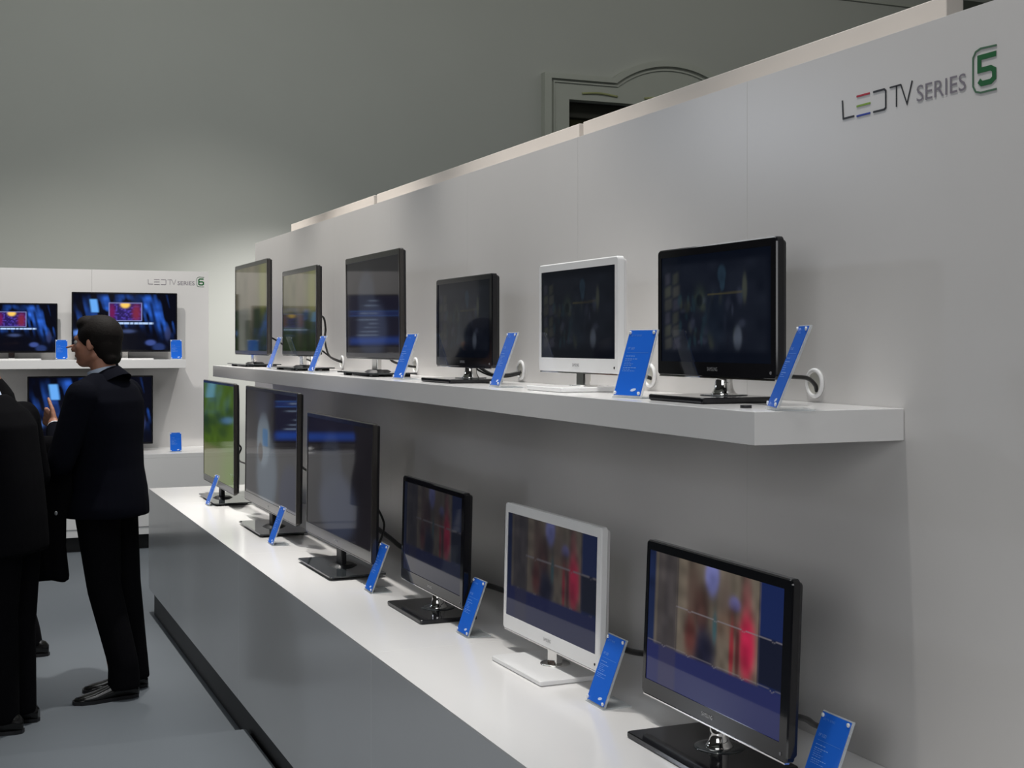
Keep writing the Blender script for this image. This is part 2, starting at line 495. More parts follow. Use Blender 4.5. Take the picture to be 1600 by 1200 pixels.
def pic_game(U, V):
    I = base(U, (0.0006, 0.001, 0.005))
    st = np.clip(vnoise(U + 0.12 * V, V, 34, 5, 1) * 1.6 - 0.5, 0, 1) * (0.5 + vnoise(U, V, 16, 14, 2))
    for cx, cy, rx, ry, k in ((0.10, 0.58, 0.10, 0.16, 0.25), (0.30, 0.68, 0.07, 0.20, 0.9), (0.52, 0.92, 0.25, 0.06, 0.35), (0.73, 0.70, 0.07, 0.22, 0.8),
                              (0.90, 0.62, 0.10, 0.25, 0.9), (0.13, 0.80, 0.06, 0.10, 0.15), (0.42, 0.45, 0.2, 0.05, 0.2)):
        I += (blob(U, V, cx, cy, rx, ry, 2.2) * st * k * 1.15)[..., None] * np.array((0.03, 0.15, 0.75))
    I = over(I, rect(U + 0.08 * (V - 0.78), V, 0.165, 0.235, 0.67, 0.90, 0.02) * 0.9, (0.15, 0.45, 1.0))
    I = over(I, blob(U, V, 0.05, 0.30, 0.05, 0.05, 2), (0.12, 0.28, 0.8))
    I = over(I, rect(U, V, 0.34, 0.665, 0.515, 0.845), (0.25, 0.28, 0.6))
    I = over(I, rect(U, V, 0.348, 0.657, 0.527, 0.833), (0.02, 0.01, 0.10))
    s = rect(U, V, 0.348, 0.657, 0.527, 0.833)
    n2 = vnoise(U, V, 60, 40, 5)
    I += (s * np.clip(n2 - 0.5, 0, 1) * 1.2)[..., None] * np.array((0.12, 0.08, 0.6))
    I = over(I, s * blob(U, V, 0.37, 0.68, 0.03, 0.13, 2), (0.16, 0.01, 0.08))
    I = over(I, s * blob(U, V, 0.61, 0.66, 0.04, 0.15, 2), (0.20, 0.02, 0.05))
    I = over(I, s * blob(U, V, 0.50, 0.81, 0.045, 0.06, 1), (1.0, 0.62, 0.12))
    t = rect(U, V, 0.30, 0.78, 0.462, 0.492) * np.clip(vnoise(U, V, 70, 2, 8) * 2.2, 0.35, 1)
    I = over(I, t, (0.5, 0.68, 1.0))
    I = over(I, blob(U, V, 0.53, 0.335, 0.06, 0.03, 2) * 0.6, (0.08, 0.12, 0.3))
    I = over(I, blob(U, V, 0.75, 0.13, 0.05, 0.05, 1) * 0.8, (0.06, 0.10, 0.35))
    I = over(I, blob(U, V, 0.83, 0.05, 0.06, 0.07, 1) * 0.6, (0.03, 0.06, 0.22))
    I = over(I, blob(U, V, 0.92, 0.30, 0.03, 0.12, 1) * 0.6, (0.04, 0.05, 0.13))
    return I
def pic_menu(U, V):
    I = base(U, (0.001, 0.006, 0.05))
    I = over(I, rect(U, V, 0, 1, 0.03, 0.16, 0.08), (0.012, 0.13, 0.8))
    I = over(I, rect(U, V, 0, 1, 0.60, 0.68, 0.05) * 0.6, (0.01, 0.08, 0.5))
    I = over(I, rect(U, V, 0, 1, 0.592, 0.604), (0.08, 0.3, 1.0))
    I = over(I, rect(U, V, 0, 1, 0.680, 0.692), (0.08, 0.3, 1.0))
    for k, v in enumerate((0.90, 0.80, 0.645, 0.52, 0.44, 0.36, 0.28, 0.21)):
        L = 0.10 + 0.05 * ((k * 5) % 4)
        for u0 in (0.66,):
            m = rect(U, V, u0, u0 + L, v - 0.012, v + 0.012) * np.clip(vnoise(U, V, 70, 2, 20 + k) * 2, 0.2, 1)
            I = over(I, m, (0.5, 0.65, 0.9))
    return I
def pic_field(low, hi):
    def f(U, V):
        I = base(U, low)
        I = over(I, rect(U, V, -1, 2, 0.50, 2, 0.04), hi)  # beige upper half: reflection of the far wall put into the picture colour
        n = vnoise(U, V, 9, 5, 4)
        I *= (0.7 + 0.6 * n)[..., None]
        I = over(I, blob(U, V, 0.52, 0.92, 0.10, 0.6, 2) * 0.5, (0.13, 0.11, 0.08))
        I = over(I, blob(U, V, 0.88, 0.75, 0.12, 0.3, 2) * 0.5, (0.16, 0.17, 0.03))
        return I
    return f
def pic_grass(U, V):
    I = base(U, (0.05, 0.095, 0.012))
    n = vnoise(U, V, 10, 12, 9)
    I *= (0.8 + 0.35 * n)[..., None]
    I = over(I, rect(U, V, -1, 2, -1, 0.34, 0.06), (0.115, 0.12, 0.055))
    I = over(I, blob(U, V, 0.95, 0.10, 0.3, 0.25, 3), (0.10, 0.15, 0.03))
    for k in range(9):
        a, b = rs.rand(), 0.42 + 0.35 * rs.rand()
        I = over(I, blob(U, V, a, b, 0.16, 0.05, 2) * 0.6, (0.015, 0.035, 0.015))
    return I
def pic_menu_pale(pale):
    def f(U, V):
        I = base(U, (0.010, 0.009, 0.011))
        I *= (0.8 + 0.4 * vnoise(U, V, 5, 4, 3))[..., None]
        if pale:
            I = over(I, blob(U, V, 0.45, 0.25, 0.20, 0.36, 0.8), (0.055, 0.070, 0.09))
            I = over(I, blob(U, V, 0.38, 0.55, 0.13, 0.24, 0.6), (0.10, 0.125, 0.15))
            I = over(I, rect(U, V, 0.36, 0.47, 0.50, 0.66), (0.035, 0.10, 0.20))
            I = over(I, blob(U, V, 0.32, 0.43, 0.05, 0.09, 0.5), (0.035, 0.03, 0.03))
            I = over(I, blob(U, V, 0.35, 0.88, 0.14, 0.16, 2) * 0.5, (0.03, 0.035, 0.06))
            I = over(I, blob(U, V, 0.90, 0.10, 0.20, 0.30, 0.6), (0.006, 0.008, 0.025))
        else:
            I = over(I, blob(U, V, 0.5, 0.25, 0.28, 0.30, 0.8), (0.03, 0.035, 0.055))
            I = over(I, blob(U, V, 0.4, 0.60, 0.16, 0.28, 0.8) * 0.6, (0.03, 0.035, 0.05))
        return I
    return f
def pic_walk(g, veil=1.0):
    """dim photo of a street scene behind curved tile lines"""
    def f(U, V):
        I = base(U, (0.15, 0.125, 0.095))
        n = vnoise(U, V * 0.4, 26, 3, 6)
        n3 = vnoise(U + 0.05 * V, V, 18, 12, 16)
        I *= (0.55 + 0.6 * n)[..., None]
        I = over(I, rect(U, V, 0.07, 0.24, -1, 2, 0.03) * 0.8, (0.050, 0.044, 0.050))
        I = over(I, rect(U, V, -1, 0.055, -1, 2, 0.02), (0.010, 0.018, 0.06))
        I = over(I, blob(U, V, 0.36, 0.80, 0.05, 0.18, 3) * 0.7, (0.09, 0.05, 0.04))
        I = over(I, blob(U, V, 0.505, 0.93, 0.05, 0.13, 1.2), (0.17, 0.18, 0.42))
        I = over(I, blob(U, V, 0.67, 0.79, 0.04, 0.05, 1.5) * 0.8, (0.13, 0.13, 0.36))
        I = over(I, blob(U, V, 0.60, 0.80, 0.045, 0.16, 2.5) * 0.7, (0.10, 0.07, 0.06))
        I = over(I, blob(U, V, 0.43, 0.70, 0.06, 0.15, 1.8), (0.055, 0.028, 0.022))
        I = over(I, blob(U, V, 0.44, 0.60, 0.035, 0.09, 1.5), (0.10, 0.05, 0.04))
        I = over(I, blob(U, V, 0.655, 0.66, 0.045, 0.10, 1.8), (0.06, 0.034, 0.026))
        I = over(I, blob(U, V, 0.60, 0.60, 0.05, 0.10, 2), (0.14, 0.085, 0.06))
        I = over(I, blob(U, V, 0.46, 0.38, 0.09, 0.18, 1.5), (0.012, 0.012, 0.030))
        I = over(I, blob(U, V, 0.35, 0.46, 0.045, 0.15, 2), (0.10, 0.030, 0.025))
        I = over(I, blob(U, V, 0.60, 0.42, 0.035, 0.20, 2) * 0.8, (0.15, 0.12, 0.09))
        I = over(I, blob(U, V, 0.535, 0.58, 0.016, 0.10, 2) * 0.8, (0.03, 0.10, 0.12))
        I = over(I, blob(U, V, 0.755, 0.86, 0.03, 0.12, 2.5) * 0.5, (0.25, 0.06, 0.07))
        I = over(I, blob(U, V, 0.765, 0.53, 0.055, 0.22, 1.6), (0.46, 0.015, 0.06))
        I = over(I, blob(U, V, 0.70, 0.46, 0.016, 0.17, 2), (0.09, 0.02, 0.02))
        I = over(I, blob(U, V, 0.66, 0.45, 0.016, 0.17, 2), (0.25, 0.02, 0.03))
        I *= (0.65 + 0.6 * n3)[..., None]
        I = over(I, rect(U, V, 0.845, 2, -1, 2, 0.02), (0.008, 0.018, 0.085))
        I = over(I, rect(U, V, 0.845, 2, 0.32, 0.64, 0.02), (0.006, 0.008, 0.022))
        I = over(I, rect(U, V, -1, 2, -1, 0.30, 0.02), (0.020, 0.024, 0.10))
        I = over(I, rect(U, V, 0.10, 0.24, -1, 0.30, 0.02) * 0.5, (0.05, 0.045, 0.08))
        for v0 in (0.31, 0.635):
            dv = 0.014 * np.exp(-((((U + 0.16) % 0.2) - 0.1) / 0.012) ** 2)
            m = np.exp(-((V - v0 + dv) / 0.003) ** 2) * (U > (0.23 if v0 > 0.5 else 0.0))
            I = over(I, m * 0.8, (0.22, 0.20, 0.22))
        for u0 in (0.24, 0.84):
            I = over(I, np.exp(-((U - u0) / 0.003) ** 2) * (V > 0.31) * 0.5, (0.01, 0.01, 0.02))
        return I * g + np.array((0.006, 0.007, 0.010)) * veil
    return f
def pic_dark(g):
    def f(U, V):
        I = base(U, (0.0035, 0.0042, 0.006))
        n = vnoise(U, V, 12, 9, 12)
        s = rect(U, V, 0.02, 0.97, 0.10, 0.92, 0.05)
        for i in range(2):
            for j in range(6):
                I = over(I, rect(U, V - 0.35 * (U - 0.1), 0.03 + 0.085 * i, 0.105 + 0.085 * i - 0.01 * j % 0.03, 0.13 + 0.125 * j - 0.03 * i, 0.235 + 0.125 * j - 0.03 * i, 0.03) * 0.8,
                         ((0.022, 0.022, 0.018), (0.018, 0.018, 0.024), (0.020, 0.021, 0.015))[(i + 2 * j) % 3])
        q = np.random.RandomState(31)
        for k in range(70):
            cx, cy = 0.18 + 0.6 * q.rand(), 0.12 + 0.5 * q.rand()
            col = np.array(((0.016, 0.018, 0.010), (0.008, 0.018, 0.022), (0.003, 0.003, 0.004), (0.014, 0.016, 0.024))[k % 4])
            I = over(I, blob(U + 0.3 * (q.rand() - 0.5) * (V - cy), V, cx, cy, 0.008 + 0.02 * q.rand(), 0.015 + 0.06 * q.rand(), 1.8) * 0.7, col)
        I = over(I, blob(U, V, 0.58, 0.80, 0.035, 0.08, 0.8), (0.012, 0.024, 0.036))
        I = over(I, blob(U, V, 0.585, 0.72, 0.022, 0.07, 0.8), (0.010, 0.020, 0.030))
        I = over(I, blob(U, V, 0.38, 0.60, 0.05, 0.10, 2.0) * 0.6, (0.016, 0.022, 0.016))
        I = over(I, blob(U, V, 0.375, 0.57, 0.03, 0.06, 1.0), (0.003, 0.004, 0.003))
        I = over(I, blob(U, V, 0.52, 0.40, 0.09, 0.22, 1.5), (0.004, 0.006, 0.009))
        I = over(I, rect(U, V - 0.03 * U, 0.45, 0.76, 0.60, 0.612, 0.01) * 0.8, (0.035, 0.030, 0.010))
        I = over(I, blob(U, V, 0.78, 0.66, 0.02, 0.12, 1.2), (0.020, 0.022, 0.016))
        I = over(I, blob(U, V, 0.72, 0.22, 0.035, 0.11, 1.0), (0.030, 0.035, 0.045))
        I *= (0.5 + 1.0 * n)[..., None]
        I = I * (0.15 + 0.85 * s)[..., None] + np.array((0.001, 0.002, 0.005))
        return I * g
    return f

def screen_obj(w, h, fn, place, parent, nx=112, ny=63):
    """place(u,v) gives the point; a fine grid carries the picture in a colour attribute"""
    us, vs_ = np.linspace(0, 1, nx + 1), np.linspace(0, 1, ny + 1)
    U, V_ = np.meshgrid(us, vs_)
    I = np.clip(fn(U, V_), 0, 4)
    verts = [place(u * w, v * h) for v in vs_ for u in us]
    faces = [(j * (nx + 1) + i, j * (nx + 1) + i + 1, (j + 1) * (nx + 1) + i + 1, (j + 1) * (nx + 1) + i) for j in range(ny) for i in range(nx)]
    me = bpy.data.meshes.new('screen')
    me.from_pydata(verts, [], faces)
    at = me.color_attributes.new('Col', 'FLOAT_COLOR', 'POINT')
    buf = np.ones(((nx + 1) * (ny + 1), 4), dtype=np.float32)
    buf[:, :3] = I.reshape(-1, 3)
    at.data.foreach_set('color', buf.ravel())
    me.materials.append(M_SCREEN)
    o = bpy.data.objects.new('screen', me)
    C.objects.link(o)
    o.parent = parent
    return o

# ------------------------------------------------------------ monitors
def rrect(w, h, r, y0, z0, n=5):
    """rounded rectangle; y from y0 to y0+w, z from z0 to z0+h"""
    pts = []
    for cx, cz, a in ((y0 + w - r, z0 + h - r, 0), (y0 + r, z0 + h - r, 90), (y0 + r, z0 + r, 180), (y0 + w - r, z0 + r, 270)):
        for k in range(n + 1):
            t = math.radians(a + 90 * k / n)
            pts.append((cx + r * math.cos(t), cz + r * math.sin(t)))
    return pts

def monitor(name, label, cat, group, X, Y, zs, zb, w, h, yaw, tilt, style, fn, bez, bw, bd, boff, depth=0.032, res=(112, 63)):
    """X,Y: foot of the screen's front face; zs: surface; zb: frame bottom; bez: left, right, top, bottom"""
    root = thing(name, label, cat, (X, Y, zs), math.radians(yaw), group)
    T = Matrix.Translation((0, 0, zb - zs)) @ Matrix.Rotation(math.radians(tilt), 4, 'Y')
    bl, br, bt, bb = bez
    fm = {'white': M_WHITEPL, 'black': M_BLACK, 'tv': M_TVGREY}[style]
    bm_ = {'white': M_WHITEPL, 'black': M_BACKPL, 'tv': M_BACKPL}[style]
    # frame: ring of lofted rounded rectangles. viewer's left is +y
    R = 0.008 if style != 'tv' else 0.005
    def ring(g, x, r):
        return [(x, a, b) for a, b in rrect(w - 2 * g, h - 2 * g, r, -w / 2 + g, g)]
    def inner(x, g=0.0):
        return [(x, a, b) for a, b in rrect(w - bl - br + 2 * g, h - bt - bb + 2 * g, 0.001, -w / 2 + br - g, bb - g)]
    f = MB()
    f.M = T
    f.loft([inner(0.004), inner(0.0), ring(0.003, 0.0, R), ring(0.0, 0.003, R + 0.003), ring(0.0, depth * 0.55, R + 0.003),
            ring(0.004, depth * 0.62, R)], cap0=False, cap1=True)
    f.build('frame', fm, root)
    # back shell
    s = MB()
    s.M = T
    s.loft([ring(0.004, depth * 0.6, R), ring(0.008, depth * 0.9, R), ring(0.05, depth * 1.2, R), ring(0.085, depth * 1.45, R)])
    s.build('back_shell', bm_, root)
    # screen
    def place(u, v):
        return T @ Vector((0.002, w / 2 - bl - u, bb + v))
    screen_obj(w - bl - br, h - bt - bb, fn, place, root, *res)
    # light edge strip under the frame
    e = MB()
    e.M = T
    e.box((0.001, -w / 2 + 0.008, -0.0025), (0.012, w / 2 - 0.008, 0.0005))
    e.build('lower_edge_strip', M_CHROME if style != 'tv' else M_SMOKE, root)
    # brand lettering and power mark
    axm = lambda u, v, ww: T @ Vector((-0.0004 - ww, -u, v))
    if style != 'tv' or bb > 0.03:
        t = MB()
        lw = 0.044
        text_into(t, 'SAMSUNG', axm, -lw / 2 + (w * 0.0), bb * 0.42, lw, 0.0085)
        t.build('brand_lettering', M_LOGOG if style == 'white' else M_LOGO, root)
    if style != 'tv':
        p = MB()
        p.lathe(T @ Vector((0.0, -w / 2 + 0.022, bb * 0.42)), [(0.0035, 0.0), (0.0035, 0.0012), (0.0022, 0.0014)], 12, 'x')
        p.build('power_button', M_BLK if style == 'white' else M_LOGOG, root)
    # stand
    bmat = {'white': M_WHITEPL, 'black': M_BLACK, 'tv': M_SMOKE}[style]
    hb = zb - zs
    if style == 'tv':
        b = MB()
        b.loft([[(a2, a1, z) for a1, a2 in rrect(bw, bd, 0.012, -bw / 2, boff)] for z in (0.010, 0.016)])
        b.build('base', bmat, root)
        for sy in (-1, 1):
            for xx in (boff + 0.035, boff + bd - 0.035):
                MB().box((xx - 0.014, sy * (bw / 2 - 0.05) - 0.02, 0.0), (xx + 0.014, sy * (bw / 2 - 0.05) + 0.02, 0.010), 0.002).build('foot_pad', M_BACKPL, root)
        MB().box((boff + 0.03, -bw * 0.22, 0.002), (boff + bd - 0.02, bw * 0.22, 0.0098), 0.003).build('base_core', M_BACKPL, root)
        n = MB()
        n.loft([[(0.028 + 0.055 * math.cos(t), 0.06 * math.sin(t), 0.016) for t in [2 * math.pi * k / 20 for k in range(20)]],
                [(0.028 + 0.040 * math.cos(t), 0.047 * math.sin(t), 0.024) for t in [2 * math.pi * k / 20 for k in range(20)]]], smooth=False)
        n.build('stand_collar', M_BACKPL, root)
        n = MB().box((0.012, -0.034, 0.022), (0.034, 0.034, hb + 0.05), 0.004)
        n.build('neck', M_CHROME if zs > 1 else M_BACKPL, root)
    else:
        th = 0.014
        b = MB()
        prof = [(0.002, 0.003), (0.0, 0.006), (0.0, th - 0.002), (0.002, th)]
        b.loft([[(a2, a1, z) for a1, a2 in rrect(bw - 2 * g, bd - 2 * g, 0.006, -bw / 2 + g, boff + g)] for g, z in ((0.004, 0.0), (0.0, 0.003), (0.0, th - 0.002), (0.002, th))])
        b.build('base', bmat, root)
        if style == 'white':
            n = MB().box((0.012, -0.026, th), (0.034, 0.026, hb + 0.04), 0.004)
            n.build('neck', M_CHROME, root)
            MB().lathe((0.024, 0, th), [(0.042, 0), (0.040, 0.003), (0.03, 0.0035)], 24).build('neck_disc', M_CHROME, root)
        else:
            n = MB().lathe((0.030, 0, th), [(0.034, 0.0), (0.027, 0.006), (0.022, 0.016), (0.020, 0.03), (0.020, hb + 0.01)], 24)
            n.build('neck', M_CHROME, root)
            MB().lathe((0.030, 0, th), [(0.055, 0), (0.053, 0.0018), (0.04, 0.002)], 28).build('neck_disc', M_SMOKE, root)
    return root

ZU, ZL = 1.497, 0.75
GU, GL = 'screens on the upper shelf', 'screens on the lower counter'
TVB = (0.014, 0.014, 0.024, 0.022)
# upper shelf, from the far end to the near end
monitor('television', 'grey-edged television showing green field, farthest on the upper shelf', 'television', GU,
        1.58, 7.700, ZU, 1.564, 0.90, 0.528, 0, 0, 'tv', pic_field((0.008, 0.016, 0.004), (0.085, 0.078, 0.05)), TVB, 0.56, 0.20, -0.08)
monitor('television', 'smaller grey-edged television with green picture, second from far end of upper shelf', 'television', GU,
        1.58, 6.534, ZU, 1.568, 0.711, 0.431, 0, 0, 'tv', pic_field((0.010, 0.018, 0.005), (0.095, 0.09, 0.055)), TVB, 0.50, 0.20, -0.08)
monitor('television', 'tall dark television reflecting a bright blue menu, third on the upper shelf', 'television', GU,
        1.58, 5.285, ZU, 1.567, 0.763, 0.427, 0, -0.5, 'tv', pic_menu_pale(False), TVB, 0.48, 0.20, -0.08)
monitor('monitor', 'small glossy black monitor between the tall television and the white monitor, upper shelf', 'monitor', GU,
        1.60, 4.277, ZU, 1.549, 0.541, 0.306, 0, 0, 'black', pic_dark(0.8), (0.017, 0.022, 0.018, 0.032), 0.29, 0.19, -0.10)
monitor('monitor', 'white-framed monitor with dark screen on the upper shelf', 'monitor', GU,
        1.60, 3.378, ZU, 1.548, 0.513, 0.310, 0, 0, 'white', pic_dark(0.8), (0.016, 0.020, 0.022, 0.040), 0.24, 0.19, -0.10)
monitor('monitor', 'glossy black monitor with dim figures, nearest on the upper shelf', 'monitor', GU,
        1.60, 2.652, ZU, 1.552, 0.517, 0.304, 0, 0, 'black', pic_dark(1.3), (0.018, 0.022, 0.020, 0.034), 0.245, 0.19, -0.10, res=(160, 90))
# lower counter
TVL = (0.014, 0.014, 0.018, 0.042)
monitor('television', 'television with bright green grass picture at the far end of the counter', 'television', GL,
        1.37, 7.560, ZL, 0.828, 0.93, 0.587, 0, 0, 'tv', pic_grass, (0.012, 0.012, 0.016, 0.035), 0.54, 0.20, -0.060)
monitor('television', 'wide grey television showing a pale blue shape, second along the counter', 'television', GL,
        1.375, 6.287, ZL, 0.838, 1.11, 0.576, 0, 0.6, 'tv', pic_menu_pale(True), TVL, 0.50, 0.23, -0.09)
monitor('television', 'grey television mirroring a standing dark figure, third along the counter', 'television', GL,
        1.375, 5.079, ZL, 0.841, 0.925, 0.500, 0.6, 0.8, 'tv', pic_menu_pale(False), TVL, 0.48, 0.22, -0.09)
monitor('monitor', 'black monitor with dim street picture left of the white monitor, lower counter', 'monitor', GL,
        1.44, 4.157, ZL, 0.815, 0.612, 0.355, 0, 1.4, 'black', pic_walk(0.13), (0.018, 0.026, 0.018, 0.036), 0.35, 0.19, -0.09)
monitor('monitor', 'white-framed monitor on white base with dim street picture, lower counter', 'monitor', GL,
        1.480, 3.306, ZL, 0.807, 0.598, 0.362, 1.3, 1.4, 'white', pic_walk(0.30), (0.018, 0.022, 0.026, 0.042), 0.32, 0.19, -0.095)
monitor('monitor', 'large glossy black monitor with red figure picture, nearest on the lower counter', 'monitor', GL,
        1.49, 2.492, ZL, 0.814, 0.593, 0.357, 0, 2.4, 'black', pic_walk(0.75, 0.3), (0.016, 0.028, 0.022, 0.036), 0.36, 0.21, -0.10, res=(200, 112))

# ------------------------------------------------------------ televisions of the far stand (face -y)
def far_tv(label, xc, y, zs, zb, w, h, fn, bmat=M_BLACK, res=(150, 84)):
    root = thing('television', label, 'television', (xc, y, zs), 0, 'televisions of the far stand')
    b = 0.012
    f = MB()
    def rg(g, yy, r=0.006):
        return [(a, yy, c + zb - zs) for a, c in rrect(w - 2 * g, h - 2 * g, r, -w / 2 + g, g)]
    def inn(yy):
        return [(a, yy, c + zb - zs) for a, c in rrect(w - 2 * b, h - 2 * b - 0.004, 0.001, -w / 2 + b, b + 0.004)]
    f.loft([inn(0.004), inn(0.0), rg(0.001, 0.0), rg(0, 0.002), rg(0, 0.02), rg(0.05, 0.035)], cap0=False)
    f.build('frame', bmat, root)
    screen_obj(w - 2 * b, h - 2 * b - 0.004, fn, lambda u, v: (-w / 2 + b + u, 0.002, zb - zs + b + 0.004 + v), root, *res)
    MB().box((-0.025, 0.012, 0.010), (0.025, 0.032, zb - zs + 0.04), 0.003).build('neck', M_CHROME, root)
    bs = MB()
    bs.loft([[(a, c, z) for a, c in rrect(0.44, 0.20, 0.02, -0.22, -0.10)] for z in (0.0, 0.011)])
    bs.build('base', M_LAM if zs > 1 else M_SMOKE, root)
    return root
ZF = 1.494
far_tv('large far television with blue space-like picture, behind the suited man', 1.3235, 11.50, ZF, 1.557, 0.845, 0.491, pic_game)
far_tv('smaller far television with blue picture, cut by the left picture edge', 0.442, 11.50, ZF, 1.552, 0.70, 0.400, pic_game)
far_tv('far television on the lower counter behind the men', 1.036, 11.30, 0.75, 0.805, 0.97, 0.560, pic_game)
far_tv('far television with a blue list menu on the upper far shelf, outside the left edge', -0.46, 11.50, ZF, 1.56, 0.80, 0.47, pic_menu)
far_tv('far television with a blue list menu on the lower far counter, outside the left edge', -0.22, 11.30, 0.75, 0.805, 0.92, 0.52, pic_menu)

# ------------------------------------------------------------ blue description cards in acrylic stands
def card(label, X, Y, Z, w, h, yaw, lean, group, detail=True, leg=0.075):
    root = thing('price_card', label, 'sign', (X, Y, Z), math.radians(yaw), group)
    T = Matrix.Translation((0, 0, 0.007)) @ Matrix.Rotation(math.radians(lean), 4, 'Y')
    a = MB()
    a.M = T
    a.box((0.0012, -w / 2 - 0.003, -0.004), (0.006, w / 2 + 0.003, h + 0.003), 0.0006)
    if leg:
        a.M = Matrix.Identity(4)
        a.box((-0.003, -w / 2 - 0.003, 0.0), (leg, w / 2 + 0.003, 0.0035), 0.0006)
    a.build('acrylic_stand', M_ACR, root)
    b = MB()
    b.M = T
    b.box((-0.0006, -w / 2, 0), (0.0010, w / 2, h))
    b.build('printed_sheet', M_BLUE, root)
    for sy in (-1, 1):
        for zz in (0.006, h - 0.006):
            c = MB()
            c.lathe(T @ Vector((-0.0008, sy * (w / 2 - 0.005), zz)), [(0.0042, 0), (0.0042, 0.003), (0.0022, 0.0038)], 10, 'x')
            c.build('stud', M_STUD, root)
    if detail:
        axc = lambda u, v, ww: T @ Vector((-0.0008 - ww * 0.3, w / 2 - u, v))
        t = MB()
        text_into(t, 'LED TV SERIES', axc, 0.008, h * 0.905, w * 0.42, 0.0045)
        t.ribbon([(0.010, h * 0.655), (w - 0.008, h * 0.655)], 0.0007, axc, 0.0005)
        t.build('faint_lettering', M_WTXT2, root)
        t = MB()
        text_into(t, '19" LED', axc, 0.010, h * 0.70, 0.024, 0.0065)
        for k, (zz, L) in enumerate(((0.60, 0.34), (0.555, 0.46), (0.53, 0.26), (0.505, 0.22), (0.48, 0.34), (0.455, 0.30), (0.42, 0.50), (0.395, 0.28), (0.37, 0.48))):
            x = 0.010
            end = x + L * w
            while x < end:
                d = 0.003 + 0.006 * random.random()
                t.ribbon([(x, h * zz), (min(x + d, end), h * zz)], 0.0015 if zz in (0.60, 0.555, 0.42) else 0.0009, axc, 0.0005)
                x += d + 0.0022
        t.build('lettering', mat('soft_print', (0.22, 0.42, 0.85), 0.4, noise=0.02, nscale=80), root)
        t = MB()
        el = [(w * 0.70 + 0.0095 * math.cos(q) , h * 0.085 + 0.0036 * math.sin(q) + 0.0018 * math.cos(q)) for q in [2 * math.pi * k / 20 for k in range(20)]]
        t.plate(el, axc, 0.0008)
        t.build('oval_logo', M_WTXT, root)
    return root
UC, LC = 'blue cards on the upper shelf', 'blue cards on the lower counter'
card('blue card beside the farthest television on the upper shelf', 1.501, 6.849, ZU, 0.082, 0.165, 0, 20, UC)
card('blue card between the second and third upper televisions', 1.499, 5.970, ZU, 0.088, 0.168, 0, 21, UC)
card('blue card at the right foot of the tall upper television', 1.500, 4.685, ZU, 0.090, 0.168, 4, 20, UC)
card('narrow-looking blue card right of the small black upper monitor', 1.502, 3.743, ZU, 0.088, 0.166, -5, 20, UC)
card('blue card turned to face the viewer, right of the white upper monitor', 1.500, 2.882, ZU, 0.095, 0.166, 14, 19, UC)
card('blue card right of the nearest black monitor on the upper shelf', 1.500, 2.262, ZU, 0.086, 0.172, -22, 22, UC)
card('pale-looking blue card before the green television on the counter', 1.276, 7.364, ZL, 0.090, 0.163, 0, 20, LC, leg=0.030)
card('blue card before the wide television with the pale shape', 1.283, 5.826, ZL, 0.090, 0.164, 0, 20, LC)
card('blue card at the near corner of the third counter television', 1.359, 4.587, ZL, 0.089, 0.169, -2, 21, LC)
card('blue card right of the lower small black monitor', 1.418, 3.794, ZL, 0.090, 0.166, 0, 20, LC)
card('blue card right of the white monitor on the counter', 1.441, 2.934, ZL, 0.090, 0.165, 0, 21, LC)
card('blue card at the bottom right, nearest on the counter', 1.531, 2.170, ZL, 0.091, 0.157, 0, 22, LC)
FCG = 'blue cards on the far stand'
def far_card(label, x, y, z, h):
    r = card(label, x, y, z, 0.088, h, 90, 8, FCG, True, 0.06)
    return r
far_card('far blue card on shelf beside the pointing hand', 0.812, 11.33, ZF, 0.155)
far_card('far blue card on shelf right of the large television', 1.715, 11.33, ZF, 0.155)
far_card('far blue card on the lower white counter', 1.668, 11.05, 0.75, 0.15)

# ------------------------------------------------------------ cable grommets on the wall and cables
def grommet(y, z, label):
    r = thing('cable_grommet', label, 'grommet', (WX, y, z), 0, 'round cable outlets above the upper shelf')
    MB().lathe((0, 0, 0), [(0.034, 0.0005), (0.034, 0.005), (0.030, 0.0075), (0.026, 0.0075), (0.0245, 0.004), (0.0245, 0.0008)], 28, 'x').build('ring', M_WHITEPL, r)
    MB().lathe((0, 0, 0), [(0.0243, 0.0007), (0.0243, 0.0030)], 28, 'x').build('cap', mat('off_white_plastic', (0.62, 0.61, 0.55), 0.4, noise=0.03, nscale=30), r)
    return r
G = [(2.519, 1.540, 'by the nearest black monitor'), (3.290, 1.540, 'behind the widest blue card'), (4.205, 1.538, 'right of the small black monitor'),
     (5.33, 1.536, 'right of the tall dark television'), (6.475, 1.535, 'right of the second upper television'), (7.10, 1.535, 'right of the farthest upper television')]
for y, z, s in G:
    grommet(y, z, 'white round cable grommet ' + s + ' on the wall')
def cable(label, pts, r, group='cables behind the screens'):
    o = MB().tube(pts, r, 8, 8).build('cable', M_CABLE)
    tag(o, label, 'cable', group)
cable('black cable into the wall grommet by the nearest upper monitor',
      [(1.645, 2.47, 1.565), (1.66, 2.47, 1.558), (1.70, 2.478, 1.556), (1.745, 2.49, 1.552), (1.775, 2.505, 1.537), (1.785, 2.512, 1.523)], 0.0048)
cable('short black cable into the grommet behind the widest card',
      [(1.645, 3.25, 1.56), (1.69, 3.26, 1.552), (1.755, 3.275, 1.54), (1.785, 3.283, 1.532)], 0.0055)
cable('black cable from the small upper monitor to its grommet',
      [(1.645, 4.30, 1.570), (1.66, 4.29, 1.552), (1.70, 4.26, 1.524), (1.74, 4.225, 1.522), (1.785, 4.20, 1.532)], 0.0055)
